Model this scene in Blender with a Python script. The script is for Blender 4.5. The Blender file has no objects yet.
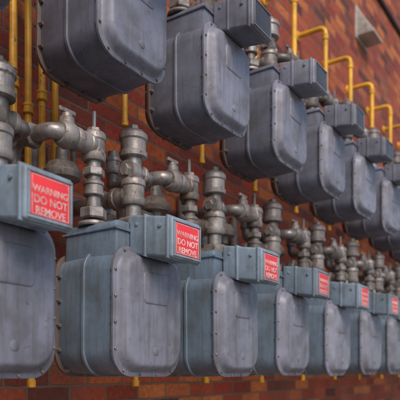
import bpy, bmesh, math, random
from mathutils import Vector, Matrix
random.seed(4)
H=1.5           # camera height
WALL=1.80       # wall plane y
S=0.5
scene=bpy.context.scene

# ---------------------------------------------------------------- materials
def nt(name):
    m=bpy.data.materials.new(name); m.use_nodes=True
    t=m.node_tree; b=t.nodes['Principled BSDF']; return m,t,b
def N(t,ty,**k):
    n=t.nodes.new(ty)
    for a,v in k.items(): setattr(n,a,v)
    return n
def ramp(t,stops):
    r=N(t,'ShaderNodeValToRGB'); e=r.color_ramp.elements
    e[0].position=stops[0][0]; e[0].color=stops[0][1]
    e[1].position=stops[-1][0]; e[1].color=stops[-1][1]
    for p,c in stops[1:-1]:
        x=e.new(p); x.color=c
    return r
def c4(c): return (c[0],c[1],c[2],1)
def mix(t,a,b,f,blend='MIX'):
    m=N(t,'ShaderNodeMix',data_type='RGBA',blend_type=blend)
    for s,v in ((m.inputs[0],f),(m.inputs[6],a),(m.inputs[7],b)):
        if isinstance(v,bpy.types.NodeSocket): t.links.new(v,s)
        else: s.default_value=v if not isinstance(v,tuple) else c4(v)
    return m.outputs[2]
def paint(name,col,rough=0.45,metal=0.0,rust=0.5,var=0.25,dirtcol=(0.10,0.085,0.07),coat=0.0,streaks=.45,bump=.25,patch=.22):
    m,t,b=nt(name)
    tc=N(t,'ShaderNodeTexCoord'); oi=N(t,'ShaderNodeObjectInfo')
    add=N(t,'ShaderNodeVectorMath',operation='ADD')
    comb=N(t,'ShaderNodeMath',operation='MULTIPLY'); comb.inputs[1].default_value=37.0
    t.links.new(oi.outputs['Random'],comb.inputs[0])
    t.links.new(tc.outputs['Object'],add.inputs[0]); t.links.new(comb.outputs[0],add.inputs[1])
    P=add.outputs[0]
    def noise(sc,det=3,ro=.6,vec=P):
        n=N(t,'ShaderNodeTexNoise'); n.inputs['Scale'].default_value=sc
        n.inputs['Detail'].default_value=det; n.inputs['Roughness'].default_value=ro
        t.links.new(vec,n.inputs['Vector']); return n.outputs['Fac']
    big=noise(10,4,.64)
    mp=N(t,'ShaderNodeMapping'); mp.inputs['Scale'].default_value=(60,60,5)
    t.links.new(P,mp.inputs['Vector']); streak=noise(1,3,.65,mp.outputs[0])
    dark=tuple(x*(1-var) for x in col); lite=tuple(min(1,x*(1+var)) for x in col)
    r=ramp(t,[(.3,c4(dark)),(.7,c4(lite))]); t.links.new(big,r.inputs[0])
    rs=ramp(t,[(.47,(0,0,0,1)),(.72,(1,1,1,1))]); t.links.new(streak,rs.inputs[0])
    f1=N(t,'ShaderNodeMath',operation='MULTIPLY'); f1.inputs[1].default_value=streaks
    t.links.new(rs.outputs[0],f1.inputs[0])
    c=mix(t,r.outputs[0],dirtcol,f1.outputs[0])
    gp=ramp(t,[(.32,(1,1,1,1)),(.52,(0,0,0,1))]); t.links.new(big,gp.inputs[0])
    f3=N(t,'ShaderNodeMath',operation='MULTIPLY'); f3.inputs[1].default_value=patch
    t.links.new(gp.outputs[0],f3.inputs[0]); c=mix(t,c,dirtcol,f3.outputs[0])
    rust_n=noise(38,5,.75)
    rr=ramp(t,[(.66-.06*rust,(0,0,0,1)),(.70-.06*rust,(1,1,1,1))]); t.links.new(rust_n,rr.inputs[0])
    f2=N(t,'ShaderNodeMath',operation='MULTIPLY'); f2.inputs[1].default_value=.8*min(1,rust*2)
    t.links.new(rr.outputs[0],f2.inputs[0])
    c=mix(t,c,(0.14,0.07,0.04),f2.outputs[0])
    mr=N(t,'ShaderNodeMapRange'); mr.inputs[3].default_value=.82; mr.inputs[4].default_value=1.16
    t.links.new(oi.outputs['Random'],mr.inputs[0])
    hv=N(t,'ShaderNodeHueSaturation'); t.links.new(mr.outputs[0],hv.inputs['Value']); t.links.new(c,hv.inputs['Color'])
    t.links.new(hv.outputs[0],b.inputs['Base Color'])
    ro=N(t,'ShaderNodeMapRange'); ro.inputs[1].default_value=.3; ro.inputs[2].default_value=.7
    ro.inputs[3].default_value=rough+.22; ro.inputs[4].default_value=rough-.04
    t.links.new(big,ro.inputs[0]); t.links.new(ro.outputs[0],b.inputs['Roughness'])
    b.inputs['Metallic'].default_value=metal
    b.inputs['Coat Weight'].default_value=coat; b.inputs['Coat Roughness'].default_value=.35
    bp=N(t,'ShaderNodeBump'); bp.inputs['Strength'].default_value=bump; bp.inputs['Distance'].default_value=.0015
    t.links.new(rust_n,bp.inputs['Height']); t.links.new(bp.outputs[0],b.inputs['Normal'])
    return m
M_plate=paint('plate_paint',(.225,.232,.300),.40,coat=.12,streaks=.5)
M_body=paint('body_paint_blue',(.145,.205,.275),.40,coat=.12,streaks=.5)
M_bodyU=paint('body_paint_grey',(.165,.180,.240),.40,coat=.12,streaks=.5)
M_box=paint('index_box_paint',(.205,.268,.335),.42,rust=.4,coat=.1,streaks=.45)
M_boxU=paint('index_box_grey',(.20,.212,.265),.42,rust=.4,coat=.1,streaks=.45)
M_pipe=paint('galvanised_pipe',(.235,.218,.212),.36,.45,rust=1.1,var=.4,bump=.6,patch=.5,dirtcol=(.09,.062,.045))
M_fit=paint('pipe_fitting',(.27,.245,.235),.40,.35,rust=1.3,var=.4,bump=.8,patch=.5,dirtcol=(.09,.062,.045))
M_rear=paint('rear_flange_paint',(.12,.085,.075),.45,rust=1.3)
M_bolt=paint('bolt_metal',(.26,.23,.21),.38,.5,rust=1.2)
M_yel=paint('yellow_pipe_paint',(.84,.46,.03),.38,rust=.5,var=.18,dirtcol=(.4,.19,.04),streaks=.4,patch=.3)
M_yel2=paint('aged_yellow_paint',(.66,.34,.03),.4,rust=.8,var=.25,dirtcol=(.25,.11,.03),streaks=.5)
M_red=paint('red_sticker',(.80,.035,.045),.38,rust=.25,var=.15,dirtcol=(.45,.10,.09),streaks=.5)
M_white=paint('white_print',(.74,.62,.60),.5,rust=.5,var=.1,dirtcol=(.65,.20,.18),streaks=.8,patch=.6)
M_vent=paint('vent_metal',(.52,.49,.45),.5,rust=.5)
M_dark=paint('dark_cable',(.04,.035,.035),.5,rust=.2)
M_plast=paint('dial_glass',(.05,.05,.06),.15,rust=0)
M_tag=paint('tag_metal',(.42,.38,.30),.4,.2,rust=.6)
def brick_mat():
    m,t,b=nt('brick')
    tc=N(t,'ShaderNodeTexCoord'); sp=N(t,'ShaderNodeSeparateXYZ'); cb=N(t,'ShaderNodeCombineXYZ')
    t.links.new(tc.outputs['Object'],sp.inputs[0])
    t.links.new(sp.outputs['X'],cb.inputs['X']); t.links.new(sp.outputs['Z'],cb.inputs['Y'])
    n0=N(t,'ShaderNodeTexNoise'); n0.inputs['Scale'].default_value=14; n0.inputs['Detail'].default_value=3
    t.links.new(tc.outputs['Object'],n0.inputs['Vector'])
    sb=N(t,'ShaderNodeVectorMath',operation='SUBTRACT'); sb.inputs[1].default_value=(.5,.5,.5)
    t.links.new(n0.outputs['Color'],sb.inputs[0])
    sc=N(t,'ShaderNodeVectorMath',operation='SCALE'); sc.inputs['Scale'].default_value=.014
    t.links.new(sb.outputs[0],sc.inputs[0])
    ad=N(t,'ShaderNodeVectorMath',operation='ADD'); t.links.new(cb.outputs[0],ad.inputs[0]); t.links.new(sc.outputs[0],ad.inputs[1])
    br=N(t,'ShaderNodeTexBrick'); t.links.new(ad.outputs[0],br.inputs['Vector'])
    br.inputs['Scale'].default_value=1; br.inputs['Brick Width'].default_value=.215; br.inputs['Row Height'].default_value=.072
    br.inputs['Mortar Size'].default_value=.006; br.inputs['Mortar Smooth'].default_value=.25; br.inputs['Bias'].default_value=0
    br.inputs['Color1'].default_value=(0,0,0,1); br.inputs['Color2'].default_value=(1,1,1,1); br.inputs['Mortar'].default_value=(.5,.5,.5,1)
    cr=ramp(t,[(0,(.13,.030,.022,1)),(.2,(.36,.058,.026,1)),(.4,(.46,.085,.03,1)),(.58,(.64,.20,.055,1)),(.72,(.40,.052,.025,1)),(.87,(.20,.04,.028,1)),(1,(.60,.15,.045,1))])
    t.links.new(br.outputs['Color'],cr.inputs[0])
    n1=N(t,'ShaderNodeTexNoise'); n1.inputs['Scale'].default_value=45; n1.inputs['Detail'].default_value=5; n1.inputs['Roughness'].default_value=.7
    t.links.new(tc.outputs['Object'],n1.inputs['Vector'])
    sh=ramp(t,[(.3,(.48,.43,.43,1)),(.7,(1.14,1.14,1.14,1))]); t.links.new(n1.outputs['Fac'],sh.inputs[0])
    c=mix(t,cr.outputs[0],sh.outputs[0],1.0,'MULTIPLY')
    n2=N(t,'ShaderNodeTexNoise'); n2.inputs['Scale'].default_value=2.6; n2.inputs['Detail'].default_value=5
    t.links.new(tc.outputs['Object'],n2.inputs['Vector'])
    g=ramp(t,[(.48,(0,0,0,1)),(.78,(.6,.6,.6,1))]); t.links.new(n2.outputs['Fac'],g.inputs[0])
    c=mix(t,c,(.13,.065,.05),g.outputs[0])
    c=mix(t,c,(.17,.105,.08),br.outputs['Fac'])
    t.links.new(c,b.inputs['Base Color']); b.inputs['Roughness'].default_value=.8
    iv=N(t,'ShaderNodeMath',operation='SUBTRACT'); iv.inputs[0].default_value=1; t.links.new(br.outputs['Fac'],iv.inputs[1])
    ma=N(t,'ShaderNodeMath',operation='MULTIPLY_ADD'); ma.inputs[1].default_value=.5
    t.links.new(n1.outputs['Fac'],ma.inputs[0]); t.links.new(iv.outputs[0],ma.inputs[2])
    bp=N(t,'ShaderNodeBump'); bp.inputs['Strength'].default_value=1; bp.inputs['Distance'].default_value=.009
    t.links.new(ma.outputs[0],bp.inputs['Height']); t.links.new(bp.outputs[0],b.inputs['Normal'])
    return m
M_brick=brick_mat()
def ground_mat():
    m,t,b=nt('concrete_paving'); tc=N(t,'ShaderNodeTexCoord')
    n=N(t,'ShaderNodeTexNoise'); n.inputs['Scale'].default_value=8; n.inputs['Detail'].default_value=8
    t.links.new(tc.outputs['Object'],n.inputs['Vector'])
    r=ramp(t,[(.3,(.17,.155,.135,1)),(.7,(.30,.28,.25,1))]); t.links.new(n.outputs['Fac'],r.inputs[0])
    t.links.new(r.outputs[0],b.inputs['Base Color']); b.inputs['Roughness'].default_value=.9
    return m

# ---------------------------------------------------------------- geometry helpers
def finish(bm,name,mats,angle=35):
    bmesh.ops.recalc_face_normals(bm,faces=bm.faces[:])
    for f in bm.faces: f.smooth=True
    for e in bm.edges:
        if len(e.link_faces)==2 and e.calc_face_angle(0)>math.radians(angle): e.smooth=False
    me=bpy.data.meshes.new(name); bm.to_mesh(me); bm.free()
    for m in mats: me.materials.append(m)
    return me
def obj(name,me,parent=None,loc=(0,0,0)):
    o=bpy.data.objects.new(name,me); scene.collection.objects.link(o)
    o.location=loc
    if parent: o.parent=parent
    return o
def rrect(w,z0,z1,rb,rt,n=8):
    pts=[]; hw=w/2
    for cx,cz,r,a0 in ((hw-rb,z0+rb,rb,-90),(hw-rt,z1-rt,rt,0),(-hw+rt,z1-rt,rt,90),(-hw+rb,z0+rb,rb,180)):
        for i in range(n+1):
            a=math.radians(a0+90*i/n); pts.append((cx+r*math.cos(a),cz+r*math.sin(a)))
    return pts
def loft(bm,stations,mat=0,cap=True):
    rings=[]
    for y,pts in stations: rings.append([bm.verts.new((p[0],y,p[1])) for p in pts])
    for a,b in zip(rings,rings[1:]):
        n=len(a)
        for i in range(n):
            f=bm.faces.new((a[i],a[(i+1)%n],b[(i+1)%n],b[i])); f.material_index=mat
    if cap:
        f=bm.faces.new(rings[0]); f.material_index=mat
        f=bm.faces.new(rings[-1][::-1]); f.material_index=mat
def sweep(bm,pts,r,seg=14,fil=None,mat=0,caps=True):
    pts=[Vector(p) for p in pts]
    if fil is None: fil=r*1.8
    path=[(pts[0])]
    for i in range(1,len(pts)-1):
        a,b,c=pts[i-1],pts[i],pts[i+1]
        d1=(a-b).normalized(); d2=(c-b).normalized()
        f=min(fil,(a-b).length*.49,(c-b).length*.49)
        p1=b+d1*f; p2=b+d2*f
        for k in range(7):
            u=k/6; path.append(p1*(1-u)**2+b*2*u*(1-u)+p2*u*u)
    path.append(pts[-1])
    rings=[]; up=None
    for i,p in enumerate(path):
        if i==0: d=path[1]-p
        elif i==len(path)-1: d=p-path[i-1]
        else: d=path[i+1]-path[i-1]
        d.normalize()
        if up is None:
            up=Vector((0,0,1)) if abs(d.z)<.9 else Vector((1,0,0))
        x=up-d*up.dot(d); x.normalize(); up=x; y=d.cross(x)
        rings.append([bm.verts.new(p+(x*math.cos(2*math.pi*k/seg)+y*math.sin(2*math.pi*k/seg))*r) for k in range(seg)])
    for a,b in zip(rings,rings[1:]):
        for k in range(seg):
            f=bm.faces.new((a[k],a[(k+1)%seg],b[(k+1)%seg],b[k])); f.material_index=mat
    if caps:
        for rr in (rings[0][::-1],rings[-1]):
            f=bm.faces.new(rr); f.material_index=mat
def turned(bm,origin,axis,prof,seg=20,mat=0):
    o=Vector(origin); d=Vector(axis).normalized()
    up=Vector((0,0,1)) if abs(d.z)<.9 else Vector((1,0,0))
    x=(up-d*up.dot(d)).normalized(); y=d.cross(x); rings=[]
    for t,r in prof:
        rings.append([bm.verts.new(o+d*t+(x*math.cos(2*math.pi*(k+.5)/seg)+y*math.sin(2*math.pi*(k+.5)/seg))*max(r,1e-4)) for k in range(seg)])
    for a,b in zip(rings,rings[1:]):
        for k in range(seg):
            f=bm.faces.new((a[k],a[(k+1)%seg],b[(k+1)%seg],b[k])); f.material_index=mat
    for rr in (rings[0][::-1],rings[-1]):
        f=bm.faces.new(rr); f.material_index=mat
def nut(bm,o,axis,r,h,mat=0):
    turned(bm,o,axis,[(0,r*.9),(h*.12,r),(h*.88,r),(h,r*.9)],6,mat)
def collar(bm,o,axis,r,h,mat=0):
    turned(bm,o,axis,[(0,r*.88),(h*.08,r),(h*.25,r),(h*.3,r*.91),(h*.7,r*.91),(h*.75,r),(h*.92,r),(h,r*.88)],20,mat)
def hexa(bm,front,back,mat=0,bev=.006):
    vs=[bm.verts.new(p) for p in front+back]
    fs=[bm.faces.new([vs[i] for i in q]) for q in ((0,1,2,3),(7,6,5,4),(0,4,5,1),(1,5,6,2),(2,6,7,3),(3,7,4,0))]
    for f in fs: f.material_index=mat
    es=set(e for f in fs for e in f.edges)
    r=bmesh.ops.bevel(bm,geom=list(es),offset=bev,segments=3,affect='EDGES',profile=.5)
    for f in r['faces']: f.material_index=mat
def boxm(bm,x0,x1,y0,y1,z0,z1,mat=0,bev=.004):
    hexa(bm,[(x0,y0,z0),(x1,y0,z0),(x1,y0,z1),(x0,y0,z1)],[(x0,y1,z0),(x1,y1,z0),(x1,y1,z1),(x0,y1,z1)],mat,bev)

# ---------------------------------------------------------------- meter parts (local: y=0 plate face, +y to wall, z=0 bottom)
def R(w,h,rb=.075,rt=.065,zc=.186):
    k=w/.30
    return rrect(w,zc-h/2,zc+h/2,rb*k,rt*k)
bm=bmesh.new()
loft(bm,[(.0,R(.225,.295)),(.0012,R(.236,.306)),(.006,R(.247,.317)),(.018,R(.262,.332)),(.026,R(.270,.340)),(.0285,R(.276,.346)),
         (.029,R(.296,.366)),(.0305,R(.301,.371)),(.037,R(.301,.371)),(.0385,R(.296,.366))])
loft(bm,[(-.0035,rrect(.105,.215,.300,.012,.012)),(-.0025,rrect(.110,.2125,.3025,.014,.014)),(.002,rrect(.116,.2095,.3055,.015,.015))])
turned(bm,(0,-.003,.075),(0,1,0),[(0,.010),(.002,.013),(.006,.014)],16)
me_front=finish(bm,'front_plate',[M_plate])
def body(mat_b,name):
    bm=bmesh.new()
    loft(bm,[(.0385,R(.280,.350)),(.06,R(.286,.356)),(.15,R(.290,.360)),(.24,R(.286,.356)),(.262,R(.280,.350))],0)
    def hd(w,z1): return rrect(w,.25,z1,.01,.022,5)
    loft(bm,[(.046,hd(.238,.436)),(.048,hd(.246,.442)),(.056,hd(.252,.448)),(.244,hd(.252,.448)),(.252,hd(.246,.442)),(.254,hd(.238,.436))],0)
    loft(bm,[(.040,rrect(.262,.418,.426,.003,.003,2)),(.260,rrect(.262,.418,.426,.003,.003,2))],0)
    loft(bm,[(.145,R(.298,.368)),(.147,R(.302,.372)),(.155,R(.302,.372)),(.157,R(.298,.368))],0)
    return finish(bm,name,[mat_b])
me_body=body(M_body,'case_body'); me_bodyU=body(M_bodyU,'case_body_grey')
bm=bmesh.new()
loft(bm,[(.262,R(.296,.366)),(.264,R(.303,.373)),(.272,R(.303,.373)),(.274,R(.296,.366)),(.2745,R(.272,.342)),(.285,R(.262,.332)),(.305,R(.24,.31)),(.31,R(.22,.29))])
me_rear=finish(bm,'rear_pan',[M_rear])
bm=bmesh.new()
ring=R(.287,.357)
L=[0]
for i in range(len(ring)):
    a=Vector(ring[i]); b=Vector(ring[(i+1)%len(ring)]); L.append(L[-1]+(b-a).length)
nb=16
for k in range(nb):
    s=L[-1]*(k+.5)/nb
    for i in range(len(ring)):
        if L[i]<=s<=L[i+1]:
            a=Vector(ring[i]); b=Vector(ring[(i+1)%len(ring)]); p=a+(b-a)*((s-L[i])/max(1e-9,L[i+1]-L[i])); break
    turned(bm,(p.x,.0245,p.y),(0,1,0),[(0,.0035),(.001,.0045),(.005,.0045)],6)
    turned(bm,(p.x,.0385,p.y),(0,1,0),[(0,.0045),(.006,.0045),(.007,.003)],6)
    turned(bm,(p.x,.250,p.y),(0,1,0),[(0,.006),(.012,.008)],6)
    turned(bm,(p.x,.274,p.y),(0,1,0),[(0,.006),(.010,.005)],6)
me_bolts=finish(bm,'flange_bolts',[M_bolt])
FZ0,FZ1,BZ0,BZ1=.328,.442,.352,.468
def ibox(mat,name):
    bm=bmesh.new()
    w0,w1=.069,.073
    hexa(bm,[(-w0,-.112,FZ0),(w0,-.112,FZ0),(w0,-.112,FZ1),(-w0,-.112,FZ1)],
            [(-w1,.044,BZ0),(w1,.044,BZ0),(w1,.044,BZ1),(-w1,.044,BZ1)],0,.008)
    def yz(y,e):
        u=(y+.112)/.156; return FZ0+(BZ0-FZ0)*u-e, FZ1+(BZ1-FZ1)*u+e
    for y0,y1,e in ((-.100,-.092,.003),(-.020,-.012,.003)):
        a,b=yz(y0,e); c,d=yz(y1,e); w=.0695+e+(.004*(y0+.112)/.156)
        hexa(bm,[(-w,y0,a),(w,y0,a),(w,y0,b),(-w,y0,b)],[(-w,y1,c),(w,y1,c),(w,y1,d),(-w,y1,d)],0,.0015)
    for sx in (-1,1):
        for y in (-.07,.015):
            a,b=yz(y,0); turned(bm,(sx*.071,y,(a+b)/2+.03),(sx,0,0),[(0,.006),(.0035,.006),(.0045,.004)],12)
    for x0,x1,z0,z1 in ((-.063,.063,FZ1-.012,FZ1-.006),(-.063,.063,FZ0+.006,FZ0+.012),(-.063,-.057,FZ0+.0125,FZ1-.0125),(.057,.063,FZ0+.0125,FZ1-.0125)):
        boxm(bm,x0,x1,-.1155,-.108,z0,z1,0,.001)
    return finish(bm,name,[mat])
me_box=ibox(M_box,'index_box'); me_boxU=ibox(M_boxU,'index_box_grey')
bm=bmesh.new(); boxm(bm,-.0555,.0555,-.1135,-.110,FZ0+.0135,FZ1-.0135,0,.0008); me_st=finish(bm,'warning_sticker',[M_red])
bm=bmesh.new()
zt=FZ1-.0135; zb=FZ0+.0135
def bar(x0,x1,z0,z1): boxm(bm,x0,x1,-.1141,-.1130,z0,z1,0,.0002)
bar(-.052,.052,zt-.0035,zt-.002); bar(-.052,.052,zb+.002,zb+.0035); bar(-.052,-.0505,zb+.0040,zt-.0040); bar(.0505,.052,zb+.0040,zt-.0040)
me_sb=finish(bm,'sticker_border',[M_white])
bm=bmesh.new(); boxm(bm,-.0555,.0555,-.1135,-.110,FZ0+.0135,FZ1-.0135,0,.0008); me_gl=finish(bm,'dial_window',[M_plast])
def textc(s,size,name):
    c=bpy.data.curves.new(name,'FONT'); c.body=s; c.size=size; c.align_x='CENTER'; c.extrude=.0003; c.offset=size*.012
    c.materials.append(M_white); return c
tx=[(textc('WARNING',.0205,'print_1'),.0635),(textc('DO NOT',.0235,'print_2'),.0400),(textc('REMOVE',.0225,'print_3'),.0175)]
def piping():
    bm=bmesh.new()
    yP=.170
    xa,xb=-.09,.085
    yW=WALL-1.087
    turned(bm,(xb,yP,.445),(0,0,1),[(0,.050),(.004,.052),(.012,.050),(.014,.036),(.03,.033)],24,1)
    nut(bm,(xb,yP,.470),(0,0,1),.047,.036,1)
    sweep(bm,[(xb,yP,.50),(xb,yP,.77)],.027,18,mat=0)
    collar(bm,(xb,yP,.548),(0,0,1),.040,.085,1)
    collar(bm,(xb,yP,.545+.037),(0,1,0),.037,.085,1)
    turned(bm,(xb,yP,.70),(0,0,1),[(0,.034),(.004,.044),(.018,.046),(.022,.041),(.055,.041),(.060,.046),(.075,.046),(.08,.042),(.088,.034),(.093,.020)],20,1)
    nut(bm,(xb,yP,.79),(0,0,1),.018,.018,1)
    sweep(bm,[(xb,yP+.06,.582),(xb,yW-.04,.582),(xb,yW-.04,.90)],.025,14,mat=0)
    nut(bm,(xb,yP+.12,.582),(0,1,0),.042,.035,1)
    turned(bm,(xb-.034,yP,.655),(1,0,0),[(0,.034),(.034,.034)],16,1)
    nut(bm,(xb-.046,yP,.655),(1,0,0),.020,.014,1)
    collar(bm,(xb+.02,yP+.02,.668),(1,0,0),.030,.05,1)
    sweep(bm,[(xb+.04,yP+.02,.668),(xb+.115,yP+.02,.668),(xb+.115,yP+.20,.668),(xb+.115,yP+.20,.80)],.019,12,mat=0)
    nut(bm,(xb+.115,yP+.09,.668),(0,1,0),.031,.03,1)
    collar(bm,(xb+.115,yP+.20,.72),(0,0,1),.028,.06,1)
    turned(bm,(xa,yP,.445),(0,0,1),[(0,.044),(.004,.046),(.012,.044),(.014,.03)],24,1)
    nut(bm,(xa,yP,.468),(0,0,1),.040,.032,1)
    sweep(bm,[(xa,yP,.49),(xa,yP,.69)],.021,16,mat=0)
    collar(bm,(xa,yP,.535),(0,0,1),.031,.045,1)
    nut(bm,(xa,yP,.595),(0,0,1),.033,.024,1)
    collar(bm,(xa,yP,.640),(0,0,1),.036,.085,1)
    nut(bm,(xa,yP,.724),(0,0,1),.020,.016,1)
    sweep(bm,[(xa,yP,.735),(xa,yP,.790)],.006,8,mat=0)
    zB=.685
    collar(bm,(xa-.085,yP,zB),(1,0,0),.034,.075,1)
    sweep(bm,[(xa-.06,yP,zB),(xa-.16,yP,zB),(xa-.16,yP+.17,zB),(xa-.16,yP+.17,zB-.10)],.023,16,mat=0,fil=.04)
    turned(bm,(xa-.135,yP,zB),(1,0,0),[(0,.030),(.01,.036),(.028,.040),(.045,.036),(.055,.028)],20,1)
    turned(bm,(xa-.107,yP,zB+.02),(0,0,1),[(0,.022),(.028,.022),(.030,.016),(.040,.016)],14,1)
    boxm(bm,xa-.137,xa-.077,yP-.006,yP+.006,zB+.062,zB+.074,1,.002)
    nut(bm,(xa-.16,yP+.07,zB),(0,1,0),.036,.03,1)
    collar(bm,(xa-.16,yP+.17,zB-.14),(0,0,1),.033,.07,1)
    sweep(bm,[(xa-.16,yP+.17,zB-.12),(xa-.16,yP+.17,.60)],.022,12,mat=0)
    turned(bm,(xa+.045,yP+.19,.60),(0,0,1),[(0,.028),(.03,.03),(.035,.058),(.05,.064),(.056,.064),(.062,.058),(.085,.045),(.095,.022),(.135,.020),(.14,.012)],24,1)
    sweep(bm,[(xa-.16,yP+.17,.60),(xa+.0,yP+.19,.605),(xa+.045,yP+.19,.61)],.020,12,mat=0)
    sweep(bm,[(xa+.045,yP+.19,.70),(xa+.045,yP+.19,.765),(xa+.12,yP+.22,.765),(xa+.12,yP+.22,.70)],.009,8,mat=0,fil=.025)
    sweep(bm,[(xa+.045,yP+.19,.61),(xa+.045,yP+.19,.48)],.018,12,mat=0)
    collar(bm,(xa+.045,yP+.19,.47),(0,0,1),.026,.05,1)
    return finish(bm,'pipework',[M_pipe,M_fit])
me_pipe=piping()
def riser(z0,name):
    # yellow drop pipe ending in a capped drip leg just under the meter
    bm=bmesh.new()
    sweep(bm,[(-.145,.38,z0),(-.145,.38,.42),(-.25,.34,.50),(-.25,.34,.56)],.011,10,fil=.025)
    turned(bm,(-.145,.38,z0-.008),(0,0,1),[(0,.010),(.003,.014),(.022,.014),(.024,.011)],14)
    return finish(bm,name,[M_yel2])
me_riser=riser(-.028,'yellow_drop_pipe'); me_riserU=riser(.05,'yellow_drop_pipe_short')
bm=bmesh.new()
sweep(bm,[(-.062,.170,.60),(-.050,.150,.585),(-.052,.146,.545)],.0012,6,fil=.01)
turned(bm,(-.052,.1455,.530),(.2,1,.05),[(0,.013),(.0012,.013)],20)
me_tag=finish(bm,'meter_tag',[M_tag])

def meter(X,Z,upper):
    e=bpy.data.objects.new('gas_meter',None); scene.collection.objects.link(e)
    e.empty_display_size=.1
    j=random.uniform
    e.location=(X+j(-.008,.008),1.087+j(-.008,.008),Z+j(-.005,.005))
    e.rotation_euler=(0,j(-.012,.012),j(-.03,.03))
    if upper: e.scale=(1,1,.90)
    obj('front_plate',me_front,e); obj('case_body',me_bodyU if upper else me_body,e)
    obj('rear_pan',me_rear,e); obj('flange_bolts',me_bolts,e)
    obj('index_box',me_boxU if upper else me_box,e)
    if upper: obj('dial_window',me_gl,e)
    else:
        dz=j(-.001,.001)
        obj('warning_sticker',me_st,e); obj('sticker_border',me_sb,e)
        for c,z in tx:
            o=obj('sticker_print',c,e,(0,-.1138,FZ0+.0135+z-.0125+dz)); o.rotation_euler=(math.pi/2,0,0)
    obj('pipework',me_pipe,e); obj('riser_pipe',me_riserU if upper else me_riser,e)
    if random.random()<.35: obj('meter_tag',me_tag,e)
for n in range(-2,15): meter(.884+S*n,H-.021,False)
for n in range(-2,15): meter(.825+S*n,H+.866,True)

for k in range(-5,12):
    X=3.89+S*k
    bm=bmesh.new()
    sweep(bm,[(0,WALL+.02,H+2.37),(0,1.59,H+2.37),(0,1.59,H+1.45)],.0165,12,fil=.05)
    turned(bm,(0,WALL-.012,H+2.37),(0,1,0),[(0,.03),(.003,.034),(.011,.034)],16)
    collar(bm,(0,1.59,H+1.9),(0,0,1),.023,.04)
    collar(bm,(0,1.59,H+2.28),(0,0,1),.022,.04)
    obj('yellow_gas_pipe',finish(bm,'yellow_gas_pipe',[M_yel]),None,(X+random.uniform(-.01,.01),0,random.uniform(-.012,.012)))
for x in (1.30,1.36,1.42,1.48):
    bm=bmesh.new(); sweep(bm,[(0,1.62,H+.60),(0,1.62,H+2.2),(0,WALL+.02,H+2.2)],.012,10,fil=.05)
    collar(bm,(0,1.62,H+.80+random.uniform(0,.15)),(0,0,1),.019,.035)
    obj('yellow_gas_pipe',finish(bm,'yellow_gas_riser',[M_yel2]),None,(x,0,0))
for z in (.60,1.44):
    bm=bmesh.new(); sweep(bm,[(-1.2,1.60,H+z),(9,1.60,H+z)],.024,16)
    x=-1
    while x<9:
        collar(bm,(x,1.60,H+z),(1,0,0),.035,.09,1)
        nut(bm,(x+.2,1.60,H+z),(1,0,0),.038,.04,1); x+=.5
    obj('manifold_pipe',finish(bm,'manifold_pipe',[M_pipe,M_fit]))
bm=bmesh.new(); sweep(bm,[(-4,WALL-.02,H+3.56),(30,WALL-.02,H+3.56)],.02,8)
obj('electrical_conduit',finish(bm,'electrical_conduit',[M_dark]))
bm=bmesh.new()
w=.125
boxm(bm,-.14,.14,WALL-.015,WALL+.01,-.14,.14,0,.004)
hexa(bm,[(-w,WALL-.16,-.12),(w,WALL-.16,-.12),(w,WALL-.155,-.095),(-w,WALL-.155,-.095)],[(-w,WALL-.016,-.12),(w,WALL-.016,-.12),(w,WALL-.016,.12),(-w,WALL-.016,.12)],0,.004)
obj('wall_vent',finish(bm,'wall_vent',[M_vent]),None,(5.22,0,H+3.04))
bm=bmesh.new()
boxm(bm,-15,45,WALL,WALL+.35,-.1,9,0,.01)
obj('brick_wall',finish(bm,'brick_wall',[M_brick]))
bm=bmesh.new(); f=bm.faces.new([bm.verts.new(p) for p in ((-300,-300,0),(300,-300,0),(300,300,0),(-300,300,0))])
obj('ground',finish(bm,'ground',[ground_mat()]))

# ---------------------------------------------------------------- light
w=bpy.data.worlds.new('World'); scene.world=w; w.use_nodes=True
t=w.node_tree; bg=t.nodes['Background']
sk=t.nodes.new('ShaderNodeTexSky'); sk.sky_type='NISHITA'; sk.sun_disc=False
D=Vector((.50,.74,-.78)).normalized()
sk.sun_elevation=math.asin(-D.z); sk.sun_rotation=math.atan2(-D.x,-D.y)
t.links.new(sk.outputs[0],bg.inputs['Color']); bg.inputs['Strength'].default_value=.14
sd=bpy.data.lights.new('sun','SUN'); sd.energy=2.5; sd.angle=math.radians(30); sd.color=(1,.87,.74)
so=bpy.data.objects.new('sun',sd); scene.collection.objects.link(so)
so.rotation_euler=D.to_track_quat('-Z','Y').to_euler(); so.location=(0,-3,6)

# ---------------------------------------------------------------- camera
cd=bpy.data.cameras.new('camera'); co=bpy.data.objects.new('camera',cd); scene.collection.objects.link(co)
co.location=(0,0,H); co.rotation_euler=(math.radians(90),0,math.radians(-56))
cd.lens=54; cd.sensor_width=36; cd.shift_y=.4275; cd.clip_end=1000; cd.clip_start=.02
cd.dof.use_dof=True; cd.dof.focus_distance=1.80; cd.dof.aperture_fstop=4.0
scene.camera=co
scene.view_settings.view_transform='Standard'; scene.view_settings.look='None'; scene.view_settings.exposure=0
